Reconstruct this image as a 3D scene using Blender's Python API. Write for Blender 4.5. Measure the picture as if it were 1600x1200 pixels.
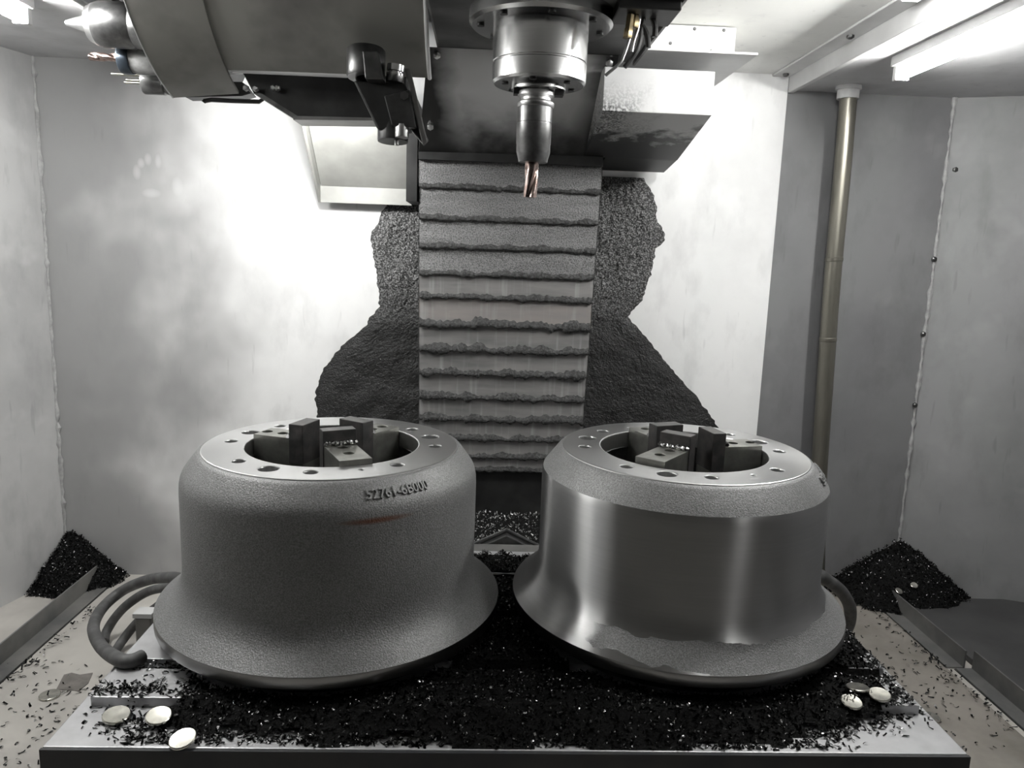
import bpy, bmesh, math, random
import numpy as np
from mathutils import Vector, Matrix, noise

for o in list(bpy.data.objects):
    bpy.data.objects.remove(o)
SC = bpy.context.scene
COL = SC.collection
R = math.radians

# ------------------------------------------------------------------ camera
F, YAW, PITCH, ROLL, CAMZ = 1190.0, R(2.4), R(9.7), R(2.0), .53
fw = Vector((math.sin(YAW)*math.cos(PITCH), math.cos(YAW)*math.cos(PITCH), -math.sin(PITCH)))
r0 = Vector((math.cos(YAW), -math.sin(YAW), 0)); u0 = r0.cross(fw)
rt = r0*math.cos(ROLL) + u0*math.sin(ROLL); up = -r0*math.sin(ROLL) + u0*math.cos(ROLL)
EYE = Vector((0, 0, CAMZ))
cd = bpy.data.cameras.new('camera'); cam = bpy.data.objects.new('camera', cd); COL.objects.link(cam)
cd.sensor_width = 36; cd.lens = 36*F/1600; cd.clip_start = .02
cam.matrix_world = Matrix(((rt.x, up.x, -fw.x, EYE.x), (rt.y, up.y, -fw.y, EYE.y), (rt.z, up.z, -fw.z, EYE.z), (0, 0, 0, 1)))
SC.camera = cam
def ray(x, y): return fw + rt*((x-800)/F) + up*((600-y)/F)
def onz(x, y, z): d = ray(x, y); return EYE + d*((z-EYE.z)/d.z)
def ony(x, y, Y): d = ray(x, y); return EYE + d*((Y-EYE.y)/d.y)

# ------------------------------------------------------------------ light and exposure
TUBE_E, FILL_LAMP_L, FILL_LAMP_R, STRIP_E, WORLD = 205.0, 240.0, 185.0, 40.0, .005
w = bpy.data.worlds.new('workshop'); SC.world = w; w.use_nodes = True
w.node_tree.nodes['Background'].inputs[0].default_value = (.92, .95, 1, 1)
w.node_tree.nodes['Background'].inputs[1].default_value = WORLD
SC.view_settings.view_transform = 'Standard'; SC.view_settings.look = 'None'
SC.view_settings.gamma = 1; SC.view_settings.use_curve_mapping = False
SC.view_settings.exposure = 0.0

# ------------------------------------------------------------------ materials
def new_mat(name):
    m = bpy.data.materials.new(name); m.use_nodes = True
    nt = m.node_tree; return m, nt, nt.nodes['Principled BSDF']
def N(nt, t, **kw):
    n = nt.nodes.new(t)
    for k, v in kw.items():
        if k in n.inputs: n.inputs[k].default_value = v
        else: setattr(n, k, v)
    return n
def L(nt, a, b): nt.links.new(a, b)
def coords(nt, scale=(1, 1, 1)):
    tc = N(nt, 'ShaderNodeTexCoord'); mp = N(nt, 'ShaderNodeMapping'); mp.inputs['Scale'].default_value = scale
    L(nt, tc.outputs['Object'], mp.inputs['Vector']); return mp.outputs[0]
def noise_fac(nt, sc, scale=(1, 1, 1), detail=4, lo=.35, hi=.65, rough=.55):
    n = N(nt, 'ShaderNodeTexNoise', Scale=sc, Detail=detail, Roughness=rough); L(nt, coords(nt, scale), n.inputs['Vector'])
    mr = N(nt, 'ShaderNodeMapRange'); mr.inputs[1].default_value = lo; mr.inputs[2].default_value = hi
    L(nt, n.outputs['Fac'], mr.inputs[0]); return mr.outputs[0]
def mix(nt, fac, a, b):
    m = N(nt, 'ShaderNodeMix', data_type='RGBA')
    if hasattr(fac, 'is_linked'): L(nt, fac, m.inputs[0])
    else: m.inputs[0].default_value = fac
    for i, v in ((6, a), (7, b)):
        if hasattr(v, 'is_linked'): L(nt, v, m.inputs[i])
        else: m.inputs[i].default_value = tuple(v)+(1,) if len(v) == 3 else v
    return m.outputs[2]
def g(v, tint=(1, 1, 1)): return (v*tint[0], v*tint[1], v*tint[2])
def math_n(nt, op, a, b=0.0, clamp=False):
    m = N(nt, 'ShaderNodeMath', operation=op); m.use_clamp = clamp
    for i, v in ((0, a), (1, b)):
        if hasattr(v, 'is_linked'): L(nt, v, m.inputs[i])
        else: m.inputs[i].default_value = v
    return m.outputs[0]
def bump(nt, bs, sc, strength, dist=.001, scale=(1, 1, 1), detail=3, prev=None):
    n = N(nt, 'ShaderNodeTexNoise', Scale=sc, Detail=detail); L(nt, coords(nt, scale), n.inputs['Vector'])
    b = N(nt, 'ShaderNodeBump', Strength=strength, Distance=dist); L(nt, n.outputs['Fac'], b.inputs['Height'])
    if prev: L(nt, prev, b.inputs['Normal'])
    L(nt, b.outputs[0], bs.inputs['Normal']); return b.outputs[0]
def mat(name, c, rough=.5, metal=0.0, c2=None, nsc=30, nscale=(1, 1, 1), lo=.35, hi=.65, bsc=None, bst=.3, bd=.001, bscale=(1, 1, 1), rough2=None, spec=.5):
    m, nt, b = new_mat(name)
    b.inputs['Base Color'].default_value = tuple(c)+(1,); b.inputs['Roughness'].default_value = rough
    b.inputs['Metallic'].default_value = metal; b.inputs['Specular IOR Level'].default_value = spec
    if c2 is not None:
        f = noise_fac(nt, nsc, nscale, lo=lo, hi=hi); L(nt, mix(nt, f, c, c2), b.inputs['Base Color'])
        if rough2 is not None:
            mr = N(nt, 'ShaderNodeMapRange'); mr.inputs[3].default_value = rough; mr.inputs[4].default_value = rough2
            L(nt, f, mr.inputs[0]); L(nt, mr.outputs[0], b.inputs['Roughness'])
    if bsc: bump(nt, b, bsc, bst, bd, bscale)
    return m
def emit(name, c, s):
    m, nt, b = new_mat(name); b.inputs['Base Color'].default_value = (0, 0, 0, 1)
    b.inputs['Emission Color'].default_value = tuple(c)+(1,); b.inputs['Emission Strength'].default_value = s; return m

def wall_mat(name, base, dirt, rough=.38, shade_smudges=False):
    m, nt, b = new_mat(name)
    f = noise_fac(nt, 3.2, detail=6, lo=.42, hi=.72); c = mix(nt, f, base, dirt)
    f2 = noise_fac(nt, 17, (1, 1, .5), detail=5, lo=.52, hi=.8); c = mix(nt, math_n(nt, 'MULTIPLY', f2, .5), c, g(dirt[0]*.72))
    f3 = noise_fac(nt, 60, (1, 1, .15), detail=2, lo=.66, hi=.74); c = mix(nt, math_n(nt, 'MULTIPLY', f3, .25), c, g(dirt[0]*.5))
    f4 = noise_fac(nt, 9, detail=3, lo=.62, hi=.75); c = mix(nt, math_n(nt, 'MULTIPLY', f4, .4), c, g(min(.85, base[0]*1.3)))
    if shade_smudges:   # shade painted in towards the left corner, with pale hand smudges on it
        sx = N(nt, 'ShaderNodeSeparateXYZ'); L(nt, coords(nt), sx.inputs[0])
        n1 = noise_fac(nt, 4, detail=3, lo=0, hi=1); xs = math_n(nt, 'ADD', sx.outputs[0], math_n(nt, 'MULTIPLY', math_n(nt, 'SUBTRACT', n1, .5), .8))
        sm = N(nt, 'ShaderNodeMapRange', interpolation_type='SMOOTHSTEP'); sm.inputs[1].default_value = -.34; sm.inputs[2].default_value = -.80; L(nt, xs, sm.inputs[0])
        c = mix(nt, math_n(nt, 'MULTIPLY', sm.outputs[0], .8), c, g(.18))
        for cx, cz, rx, rz in ((-.690, .683, .008, .011), (-.676, .691, .008, .013), (-.656, .688, .007, .015), (-.699, .665, .009, .016), (-.672, .625, .020, .010), (-.62, .64, .012, .02)):
            a = math_n(nt, 'DIVIDE', math_n(nt, 'SUBTRACT', sx.outputs[0], cx), rx); z = math_n(nt, 'DIVIDE', math_n(nt, 'SUBTRACT', sx.outputs[2], cz), rz)
            e = math_n(nt, 'SUBTRACT', 1.0, math_n(nt, 'ADD', math_n(nt, 'MULTIPLY', a, a), math_n(nt, 'MULTIPLY', z, z)), True)
            c = mix(nt, math_n(nt, 'MULTIPLY', e, .4), c, g(.72))
    L(nt, c, b.inputs['Base Color'])
    mr = N(nt, 'ShaderNodeMapRange'); mr.inputs[3].default_value = rough; mr.inputs[4].default_value = rough+.2
    L(nt, f, mr.inputs[0]); L(nt, mr.outputs[0], b.inputs['Roughness'])
    bump(nt, b, 5, .08, .01); return m
M = {}
M['wall'] = wall_mat('white enamel', (.84, .84, .84), (.66, .66, .66), shade_smudges=True)
M['wall_dull_shade'] = wall_mat('shade-darkened dull enamel', (.20, .20, .205), (.135, .135, .14), .45)  # dull paint, darkened further in place of shade on the upper wall
M['wall_side'] = wall_mat('side enamel', (.29, .29, .295), (.18, .18, .185), .42)  # darkened to stand in for shade the tubes would wash out
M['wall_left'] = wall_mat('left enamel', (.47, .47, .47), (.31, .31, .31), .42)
M['shaded'] = mat('shaded sheet', (.33, .305, .275), .42, .2, (.20, .185, .165), 9, bsc=40, bst=.05, rough2=.6)  # darker floor tone, stands in for weaker light on the right
M['guard'] = mat('guard enamel', (.36, .36, .34), .5, 0, (.27, .27, .255), 12)
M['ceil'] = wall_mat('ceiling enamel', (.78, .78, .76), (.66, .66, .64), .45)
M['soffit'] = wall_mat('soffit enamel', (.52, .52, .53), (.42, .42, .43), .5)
M['trim'] = mat('beam enamel', g(.62), .45, 0, g(.5), 8)
M['caulk'] = mat('caulk', g(.42), .7, 0, g(.26), 60)
M['dark_paint'] = mat('dark paint', g(.05), .45, 0, g(.12), 9, lo=.4, hi=.6)
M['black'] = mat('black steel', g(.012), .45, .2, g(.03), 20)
M['rubber'] = mat('rubber hose', g(.055), .55, 0, g(.14), 35, lo=.45, hi=.75, bsc=120, bst=.25)
M['floor'] = mat('sheet floor', (.60, .575, .535), .34, .2, (.44, .42, .395), 6, bsc=7, bst=.06, bd=.01, rough2=.5)
M['floor_dark'] = mat('dark sheet', g(.075), .42, .2, g(.05), 10, bsc=30, bst=.05)
M['rail'] = mat('rail steel', (.24, .235, .225), .42, .4, g(.15), 14)
M['steel'] = mat('bright steel', g(.62), .28, 1, g(.42), 25, rough2=.42)
M['steel_dark'] = mat('dark steel', g(.16), .38, .9, g(.08), 30)
M['table'] = mat('table steel', (.66, .66, .675), .33, .45, (.48, .48, .49), 14, rough2=.48, bsc=300, bst=.05)
M['table_front'] = mat('table front', (.022, .024, .03), .5, .1, g(.04), 15)
M['magazine'] = mat('grey beige enamel', (.225, .22, .205), .42, 0, (.11, .107, .10), 9, lo=.45, hi=.75, rough2=.6)
M['brass'] = mat('brass', (.42, .34, .2), .35, .9, (.2, .16, .1), 60)
M['carbide'] = mat('coated carbide', (.42, .29, .25), .25, 1, (.6, .5, .47), 120)
M['pipe'] = mat('conduit steel', (.34, .325, .28), .3, .9, (.19, .18, .155), 24, (1, 1, .12), rough2=.5, bsc=220, bst=.12)
M['gloss_black'] = mat('black oxide', g(.03), .3, .3, g(.06), 50)
M['holder'] = mat('tool holder', g(.22), .34, .8, g(.1), 45, bsc=90, bst=.2)
M['tape'] = mat('scuffed grey', g(.3), .45, .3, g(.12), 50)
M['weld'] = mat('weld bead', g(.55), .22, 1, g(.3), 200)
M['jaw'] = mat('jaw steel', (.40, .40, .37), .34, .9, (.26, .26, .24), 40, bsc=200, bst=.08)
M['block'] = mat('stop block', (.105, .098, .095), .4, .6, g(.06), 60, bsc=200, bst=.15)
M['disc'] = mat('slug', (.74, .72, .64), .25, 1, (.5, .49, .45), 90)
M['patch'] = mat('bare patch', (.20, .185, .17), .6, 0, (.13, .12, .11), 60)

def chip_mat(name, a, b_, rough, metal):
    m, nt, b = new_mat(name)
    f = noise_fac(nt, 160, detail=2, lo=.35, hi=.75)
    f2 = noise_fac(nt, 210, detail=1, lo=.62, hi=.72)
    L(nt, mix(nt, f2, mix(nt, f, a, b_), g(.45)), b.inputs['Base Color']); b.inputs['Roughness'].default_value = rough; b.inputs['Metallic'].default_value = metal
    return m
M['chips'] = chip_mat('black chips', g(.005), g(.055), .22, .92)
M['chip_bed'] = mat('chip bed', g(.002), .8, 0, g(.006), 300, spec=.15, bsc=300, bst=1, bd=.003)
M['bin_chips'] = chip_mat('grey chips', g(.22), g(.6), .35, .5)
m, nt, b = new_mat('caked swarf')
f = noise_fac(nt, 330, detail=3, lo=.46, hi=.62); fz = noise_fac(nt, 7, detail=3, lo=.3, hi=.7)
sx = N(nt, 'ShaderNodeSeparateXYZ'); L(nt, coords(nt), sx.inputs[0])
hz = N(nt, 'ShaderNodeMapRange'); hz.inputs[1].default_value = .36; hz.inputs[2].default_value = .47; L(nt, sx.outputs[2], hz.inputs[0])
grain = math_n(nt, 'MULTIPLY', f, math_n(nt, 'ADD', math_n(nt, 'MULTIPLY', hz.outputs[0], .85), .05))  # grain coarser and paler higher up; the paleness stands in for light
L(nt, mix(nt, grain, mix(nt, fz, g(.006), g(.016)), g(.25)), b.inputs['Base Color']); b.inputs['Roughness'].default_value = .5
bump(nt, b, 350, .9, .003); M['caked'] = m
def plate_mat(name, a, c, rough, metal, grain):
    m, nt, b = new_mat(name)
    f = noise_fac(nt, 22, (.5, 1, 3), lo=.35, hi=.7); col = mix(nt, f, a, c)
    if grain:
        f2 = noise_fac(nt, 420, detail=3, lo=.45, hi=.62); col = mix(nt, math_n(nt, 'MULTIPLY', f2, .75), col, g(.05)); bump(nt, b, 400, .9, .003)
    else:
        f2 = noise_fac(nt, 90, (1, 1, .06), lo=.55, hi=.7); col = mix(nt, math_n(nt, 'MULTIPLY', f2, .45), col, g(.5)); bump(nt, b, 500, .15, .001, (.05, 1, 1))
    L(nt, col, b.inputs['Base Color']); b.inputs['Roughness'].default_value = rough; b.inputs['Metallic'].default_value = metal; return m
M['plate_dust'] = plate_mat('dusted plate', g(.24), g(.17), .75, 0, True)
M['plate'] = plate_mat('wiped plate', (.30, .29, .285), g(.2), .42, .4, False)
M['plate_pink'] = plate_mat('bare plate', (.36, .33, .315), (.30, .29, .285), .38, .4, False)
M['crust'] = mat('chip crust', g(.07), .8, 0, g(.02), 200, bsc=300, bst=1, bd=.003)
m, nt, b = new_mat('pale-centred dark apron')
f = noise_fac(nt, 14, detail=4, lo=.3, hi=.7); sx = N(nt, 'ShaderNodeSeparateXYZ'); L(nt, coords(nt), sx.inputs[0])
hz = N(nt, 'ShaderNodeMapRange'); hz.inputs[1].default_value = .725; hz.inputs[2].default_value = .80; L(nt, math_n(nt, 'ADD', sx.outputs[2], math_n(nt, 'MULTIPLY', f, .03)), hz.inputs[0])
ed = math_n(nt, 'ABSOLUTE', math_n(nt, 'SUBTRACT', sx.outputs[0], .05)); he = N(nt, 'ShaderNodeMapRange'); he.inputs[1].default_value = .15; he.inputs[2].default_value = .105
L(nt, math_n(nt, 'ADD', ed, math_n(nt, 'MULTIPLY', f, .02)), he.inputs[0])
hz.interpolation_type = 'SMOOTHSTEP'
pale_mid = math_n(nt, 'MULTIPLY', hz.outputs[0], he.outputs[0])
L(nt, mix(nt, pale_mid, g(.008), g(.5)), b.inputs['Base Color']); b.inputs['Roughness'].default_value = .4; M['apron'] = m  # pale middle stands in for bounce light; darker towards edges and bottom
m, nt, b = new_mat('white box with swarf stains')
f = noise_fac(nt, 30, detail=5, lo=.35, hi=.65); sx = N(nt, 'ShaderNodeSeparateXYZ'); L(nt, coords(nt), sx.inputs[0])
hx = N(nt, 'ShaderNodeMapRange'); hx.inputs[1].default_value = .29; hx.inputs[2].default_value = .20; L(nt, math_n(nt, 'ADD', sx.outputs[0], math_n(nt, 'MULTIPLY', f, .05)), hx.inputs[0])
hz = N(nt, 'ShaderNodeMapRange'); hz.inputs[1].default_value = .815; hz.inputs[2].default_value = .76; L(nt, math_n(nt, 'ADD', sx.outputs[2], math_n(nt, 'MULTIPLY', f, .015)), hz.inputs[0])
sp = noise_fac(nt, 260, detail=2, lo=.4, hi=.55)
st = math_n(nt, 'MULTIPLY', math_n(nt, 'MULTIPLY', hx.outputs[0], hz.outputs[0]), sp)
lz = N(nt, 'ShaderNodeMapRange'); lz.inputs[1].default_value = .735; lz.inputs[2].default_value = .722; L(nt, math_n(nt, 'ADD', sx.outputs[2], math_n(nt, 'MULTIPLY', f, -.02)), lz.inputs[0])
L(nt, mix(nt, math_n(nt, 'MAXIMUM', st, lz.outputs[0]), g(.52), g(.015)), b.inputs['Base Color']); b.inputs['Roughness'].default_value = .45; M['box'] = m

# drum materials (object coordinates are centred on the drum axis)
def cast_nodes(nt):
    f = noise_fac(nt, 620, detail=2, lo=.35, hi=.68); f2 = noise_fac(nt, 9, detail=4, lo=.35, hi=.65)
    c = mix(nt, f, g(.165), g(.35)); return mix(nt, math_n(nt, 'MULTIPLY', f2, .35), c, g(.13))
m, nt, b = new_mat('cast iron')
sx = N(nt, 'ShaderNodeSeparateXYZ'); L(nt, coords(nt), sx.inputs[0])
c = cast_nodes(nt)
def blob(nt, sx, cx, cz, rx, rz):
    a = math_n(nt, 'DIVIDE', math_n(nt, 'SUBTRACT', sx.outputs[0], cx), rx); z = math_n(nt, 'DIVIDE', math_n(nt, 'SUBTRACT', sx.outputs[2], cz), rz)
    return math_n(nt, 'SUBTRACT', 1.0, math_n(nt, 'ADD', math_n(nt, 'MULTIPLY', a, a), math_n(nt, 'MULTIPLY', z, z)), True)
fr = N(nt, 'ShaderNodeMapRange'); fr.inputs[1].default_value = -.12; fr.inputs[2].default_value = -.15; L(nt, sx.outputs[1], fr.inputs[0])
rust = math_n(nt, 'MULTIPLY', blob(nt, sx, .083, .2195, .045, .0045), math_n(nt, 'MULTIPLY', fr.outputs[0], .9))
L(nt, mix(nt, rust, c, (.16, .055, .025)), b.inputs['Base Color'])
b.inputs['Metallic'].default_value = .35; b.inputs['Roughness'].default_value = .52
bump(nt, b, 520, .55, .0012); M['cast'] = m

def machined(name, base, rough, aniso, axis='Z', zones=False, rot=0.0):
    m, nt, b = new_mat(name)
    b.inputs['Metallic'].default_value = 1; b.inputs['Roughness'].default_value = rough; b.inputs['Anisotropic'].default_value = aniso
    tg = N(nt, 'ShaderNodeTangent', direction_type='RADIAL', axis=axis); L(nt, tg.outputs[0], b.inputs['Tangent'])
    f = noise_fac(nt, 40, (.3, .3, 9), lo=.3, hi=.7)
    b.inputs['Anisotropic Rotation'].default_value = rot
    L(nt, mix(nt, f, g(base), g(base*.93)), b.inputs['Base Color'])
    if zones:
        sx = N(nt, 'ShaderNodeSeparateXYZ'); L(nt, coords(nt), sx.inputs[0])
        ang = math_n(nt, 'ARCTAN2', sx.outputs[0], math_n(nt, 'MULTIPLY', sx.outputs[1], -1.0))   # 0 front, + to the right
        nf = noise_fac(nt, 26, detail=5, lo=0, hi=1)
        zz = math_n(nt, 'ADD', sx.outputs[2], math_n(nt, 'MULTIPLY', math_n(nt, 'SUBTRACT', nf, .5), .02))
        # below this height the flange is raw casting, except on the left where it has been turned
        lowz = math_n(nt, 'LESS_THAN', zz, .0775)
        raw_a = N(nt, 'ShaderNodeMapRange'); raw_a.inputs[1].default_value = -.75; raw_a.inputs[2].default_value = -.68
        L(nt, math_n(nt, 'ADD', ang, math_n(nt, 'MULTIPLY', math_n(nt, 'SUBTRACT', nf, .5), .25)), raw_a.inputs[0])
        lip = math_n(nt, 'GREATER_THAN', math_n(nt, 'ADD', zz, math_n(nt, 'MULTIPLY', ang, .012)), .052)
        raw = math_n(nt, 'MULTIPLY', math_n(nt, 'MULTIPLY', lowz, raw_a.outputs[0]), lip)
        back = math_n(nt, 'LESS_THAN', ang, -2.4)
        raw = math_n(nt, 'MAXIMUM', raw, math_n(nt, 'MULTIPLY', lowz, back))
        b2 = N(nt, 'ShaderNodeBsdfPrincipled'); L(nt, cast_nodes(nt), b2.inputs['Base Color']); b2.inputs['Metallic'].default_value = .35; b2.inputs['Roughness'].default_value = .52
        bump(nt, b2, 520, .55, .0012)
        ms = N(nt, 'ShaderNodeMixShader'); L(nt, raw, ms.inputs[0]); L(nt, b.outputs[0], ms.inputs[1]); L(nt, b2.outputs[0], ms.inputs[2])
        L(nt, ms.outputs[0], nt.nodes['Material Output'].inputs[0])
    return m
M['turned'] = machined('turned wall', .50, .35, 1.0, zones=True, rot=.25)
M['turned_rim'] = machined('turned rim', .42, .3, .6)
M['faced'] = machined('faced top', .68, .34, .5)
M['spindle'] = machined('ground spindle', .5, .24, .6)

# ------------------------------------------------------------------ mesh helpers
class MB:
    def __init__(s): s.v = []; s.f = []; s.sm = []
    def add(s, vs, fs, smooth=False):
        o = len(s.v); s.v += [tuple(v) for v in vs]
        for f in fs: s.f.append(tuple(i+o for i in f)); s.sm.append(smooth)
        return s
    def box(s, x0, x1, y0, y1, z0, z1):
        v = [(x, y, z) for z in (z0, z1) for y in (y0, y1) for x in (x0, x1)]
        return s.add(v, [(0, 2, 3, 1), (4, 5, 7, 6), (0, 1, 5, 4), (2, 6, 7, 3), (0, 4, 6, 2), (1, 3, 7, 5)])
    def hexa(s, pts): # 8 points: bottom 4 (ccw), top 4 (ccw)
        return s.add(pts, [(3, 2, 1, 0), (4, 5, 6, 7), (0, 1, 5, 4), (1, 2, 6, 5), (2, 3, 7, 6), (3, 0, 4, 7)])
    def prism(s, poly, d): # poly: 3d points, d: extrusion vector
        n = len(poly); d = Vector(d); a = [Vector(p) for p in poly]; b = [p+d for p in a]
        return s.add(a+b, [tuple(range(n))[::-1], tuple(range(n, 2*n))] + [(i, (i+1) % n, n+(i+1) % n, n+i) for i in range(n)])
    def lathe(s, prof, c=(0, 0, 0), axis=(0, 0, 1), seg=64, close=False, caps=True):
        ax = Vector(axis).normalized(); t = Vector((1, 0, 0)) if abs(ax.x) < .9 else Vector((0, 1, 0))
        e1 = ax.cross(t).normalized(); e2 = ax.cross(e1); c = Vector(c); vs = []; fs = []; n = len(prof)
        for (r, h) in prof:
            for k in range(seg):
                a = 2*math.pi*k/seg; vs.append(c + ax*h + (e1*math.cos(a)+e2*math.sin(a))*r)
        for i in range(n if close else n-1):
            j = (i+1) % n
            for k in range(seg):
                k2 = (k+1) % seg; fs.append((i*seg+k, i*seg+k2, j*seg+k2, j*seg+k))
        if caps and not close:
            if prof[0][0] > 1e-6: fs.append(tuple(range(seg))[::-1])
            if prof[-1][0] > 1e-6: fs.append(tuple((n-1)*seg+k for k in range(seg)))
        return s.add(vs, fs, True)
    def cyl(s, a, b, r, r2=None, seg=24):
        a = Vector(a); b = Vector(b); h = (b-a).length; return s.lathe([(r, 0), (r if r2 is None else r2, h)], a, b-a, seg)
    def tube(s, pts, r, seg=12, sub=6):
        P = [Vector(p) for p in pts]
        if sub > 1:
            Q = []
            for i in range(len(P)-1):
                p0 = P[max(i-1, 0)]; p1 = P[i]; p2 = P[i+1]; p3 = P[min(i+2, len(P)-1)]
                for k in range(sub):
                    t = k/sub; Q.append(.5*((2*p1)+(p2-p0)*t+(2*p0-5*p1+4*p2-p3)*t*t+(3*p1-p0-3*p2+p3)*t*t*t))
            Q.append(P[-1]); P = Q
        n = len(P); vs = []; fs = []; prev = None
        for i in range(n):
            d = (P[min(i+1, n-1)]-P[max(i-1, 0)]).normalized()
            if prev is None: prev = d.orthogonal().normalized()
            e1 = (prev - d*prev.dot(d)).normalized(); prev = e1; e2 = d.cross(e1); rr = r[i*len(r)//n] if isinstance(r, (list, tuple)) else r
            for k in range(seg):
                a = 2*math.pi*k/seg; vs.append(P[i]+(e1*math.cos(a)+e2*math.sin(a))*rr)
        for i in range(n-1):
            for k in range(seg):
                k2 = (k+1) % seg; fs.append((i*seg+k, i*seg+k2, (i+1)*seg+k2, (i+1)*seg+k))
        fs.append(tuple(range(seg))[::-1]); fs.append(tuple((n-1)*seg+k for k in range(seg)))
        return s.add(vs, fs, True)
    def build(s, name, m, parent=None, bevel=0, local=False, angle=40):
        me = bpy.data.meshes.new(name); me.from_pydata(s.v, [], s.f)
        me.polygons.foreach_set('use_smooth', s.sm); me.update()
        bm = bmesh.new(); bm.from_mesh(me); bmesh.ops.recalc_face_normals(bm, faces=bm.faces)
        for e in bm.edges:
            if len(e.link_faces) == 2 and e.calc_face_angle(0) > R(angle): e.smooth = False
        bm.to_mesh(me); bm.free()
        me.materials.append(M[m] if isinstance(m, str) else m)
        return link(name, me, parent, bevel, local)
WOFF = {}
def link(name, me, parent=None, bevel=0, local=False):
    o = bpy.data.objects.new(name, me); COL.objects.link(o)
    if parent is not None:
        o.parent = parent
        w0 = WOFF.get(parent.name, parent.location.copy())      # where the parent's own origin stands
        if not local: o.matrix_parent_inverse = Matrix.Translation(-w0)
        WOFF[o.name] = w0.copy() if local else Vector()
    else: WOFF[o.name] = Vector()
    if bevel:
        b = o.modifiers.new('bevel', 'BEVEL'); b.width = bevel; b.segments = 2; b.limit_method = 'ANGLE'; b.angle_limit = R(50)
    return o
def tag(o, label, cat=None, group=None, kind=None):
    o['label'] = label
    if cat: o['category'] = cat
    if group: o['group'] = group
    if kind: o['kind'] = kind
    return o
def struct(o, label=None):
    o['kind'] = 'structure'
    if label: o['label'] = label
    return o
def thing(name, loc, label, cat, group=None):
    e = bpy.data.objects.new(name, None); COL.objects.link(e); e.location = loc; e.empty_display_size = .03; WOFF[e.name] = Vector(loc)
    return tag(e, label, cat, group)
def plate_curve(name, outer, holes, z0, z1, m, parent, bev=.001, local=True, rot=0, off=(0, 0)):
    """a plate with real through holes: outer / holes are lists of xy loops"""
    cu = bpy.data.curves.new(name, 'CURVE'); cu.dimensions = '2D'; cu.fill_mode = 'BOTH'
    for lp in [outer]+holes:
        sp = cu.splines.new('POLY'); sp.points.add(len(lp)-1); sp.use_cyclic_u = True
        for p, q in zip(sp.points, lp): p.co = (q[0], q[1], 0, 1)
    cu.extrude = (z1-z0)/2-bev; cu.bevel_depth = bev; cu.bevel_resolution = 1; cu.offset = -bev
    t = bpy.data.objects.new(name, cu); COL.objects.link(t)
    me = bpy.data.meshes.new_from_object(t.evaluated_get(bpy.context.evaluated_depsgraph_get()))
    bpy.data.objects.remove(t); bpy.data.curves.remove(cu)
    me.name = name; me.transform(Matrix.Translation((off[0], off[1], (z0+z1)/2)) @ Matrix.Rotation(rot, 4, 'Z'))
    me.materials.clear(); me.materials.append(M[m])
    for p in me.polygons: p.use_smooth = False
    return link(name, me, parent, 0, local)
def circle(cx, cy, r, n=24): return [(cx+r*math.cos(2*math.pi*k/n), cy+r*math.sin(2*math.pi*k/n)) for k in range(n)]

# ------------------------------------------------------------------ the enclosure
FZ, YW, CZ = -.19, 1.60, .905
o = MB().box(-1.6, 1.6, -.3, 1.72, FZ-.03, FZ).build('floor', 'floor'); struct(o, 'beige sheet metal floor of the machine enclosure')
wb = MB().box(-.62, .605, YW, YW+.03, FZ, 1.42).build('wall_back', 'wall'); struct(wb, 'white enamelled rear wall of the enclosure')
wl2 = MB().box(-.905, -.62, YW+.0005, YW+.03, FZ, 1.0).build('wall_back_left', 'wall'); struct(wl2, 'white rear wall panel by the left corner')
wr2 = MB().box(.605, .975, YW+.004, YW+.03, FZ, 1.0).build('wall_back_right', 'wall_dull_shade'); struct(wr2, 'dull rear wall panel behind the conduit pipe, darkened for shade')
def strip_wall(name, a, b, m, label, t=.03, z1=1.0):
    a = Vector((a[0], a[1], FZ)); b = Vector((b[0], b[1], FZ)); d = (b-a).normalized(); n = Vector((-d.y, d.x, 0))
    if n.dot(Vector((0, .6, 0))-a) > 0: n = -n
    o = MB().prism([a, b, b+n*t, a+n*t], (0, 0, z1-FZ)).build(name, m); return struct(o, label)
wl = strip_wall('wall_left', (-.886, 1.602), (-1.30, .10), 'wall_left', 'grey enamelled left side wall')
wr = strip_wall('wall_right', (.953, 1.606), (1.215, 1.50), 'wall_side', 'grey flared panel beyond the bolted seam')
wr3 = strip_wall('wall_right_front', (1.213, 1.50), (1.30, .10), 'wall_dull_shade', 'dark grey right side wall')
# seams
def seam(name, x, y, parent, seed):
    rnd = random.Random(seed); pts = []; rr = []
    for k in range(90):
        z = FZ+.02 + k*(.88-FZ-.02)/89
        pts.append((x+rnd.uniform(-.0012, .0012), y, z)); rr.append(rnd.uniform(.0016, .0045) if rnd.random() < .85 else .006)
    return MB().tube(pts, rr, 7, 1).build(name, 'caulk', parent)
seam('seam_bead', -.886, 1.598, wl, 3); seam('seam_bead', .953, 1.602, wr, 4)
for x, y in ((1460, 405), (1443, 522), (1430, 633), (1493, 265)):
    p = ony(x, y, 1.598); MB().lathe([(.0055, 0), (.0055, .004), (.003, .006), (0, .006)], (p.x, 1.6005, p.z), (0, -1, 0), 6).build('bolt', 'steel_dark', wr)
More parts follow.
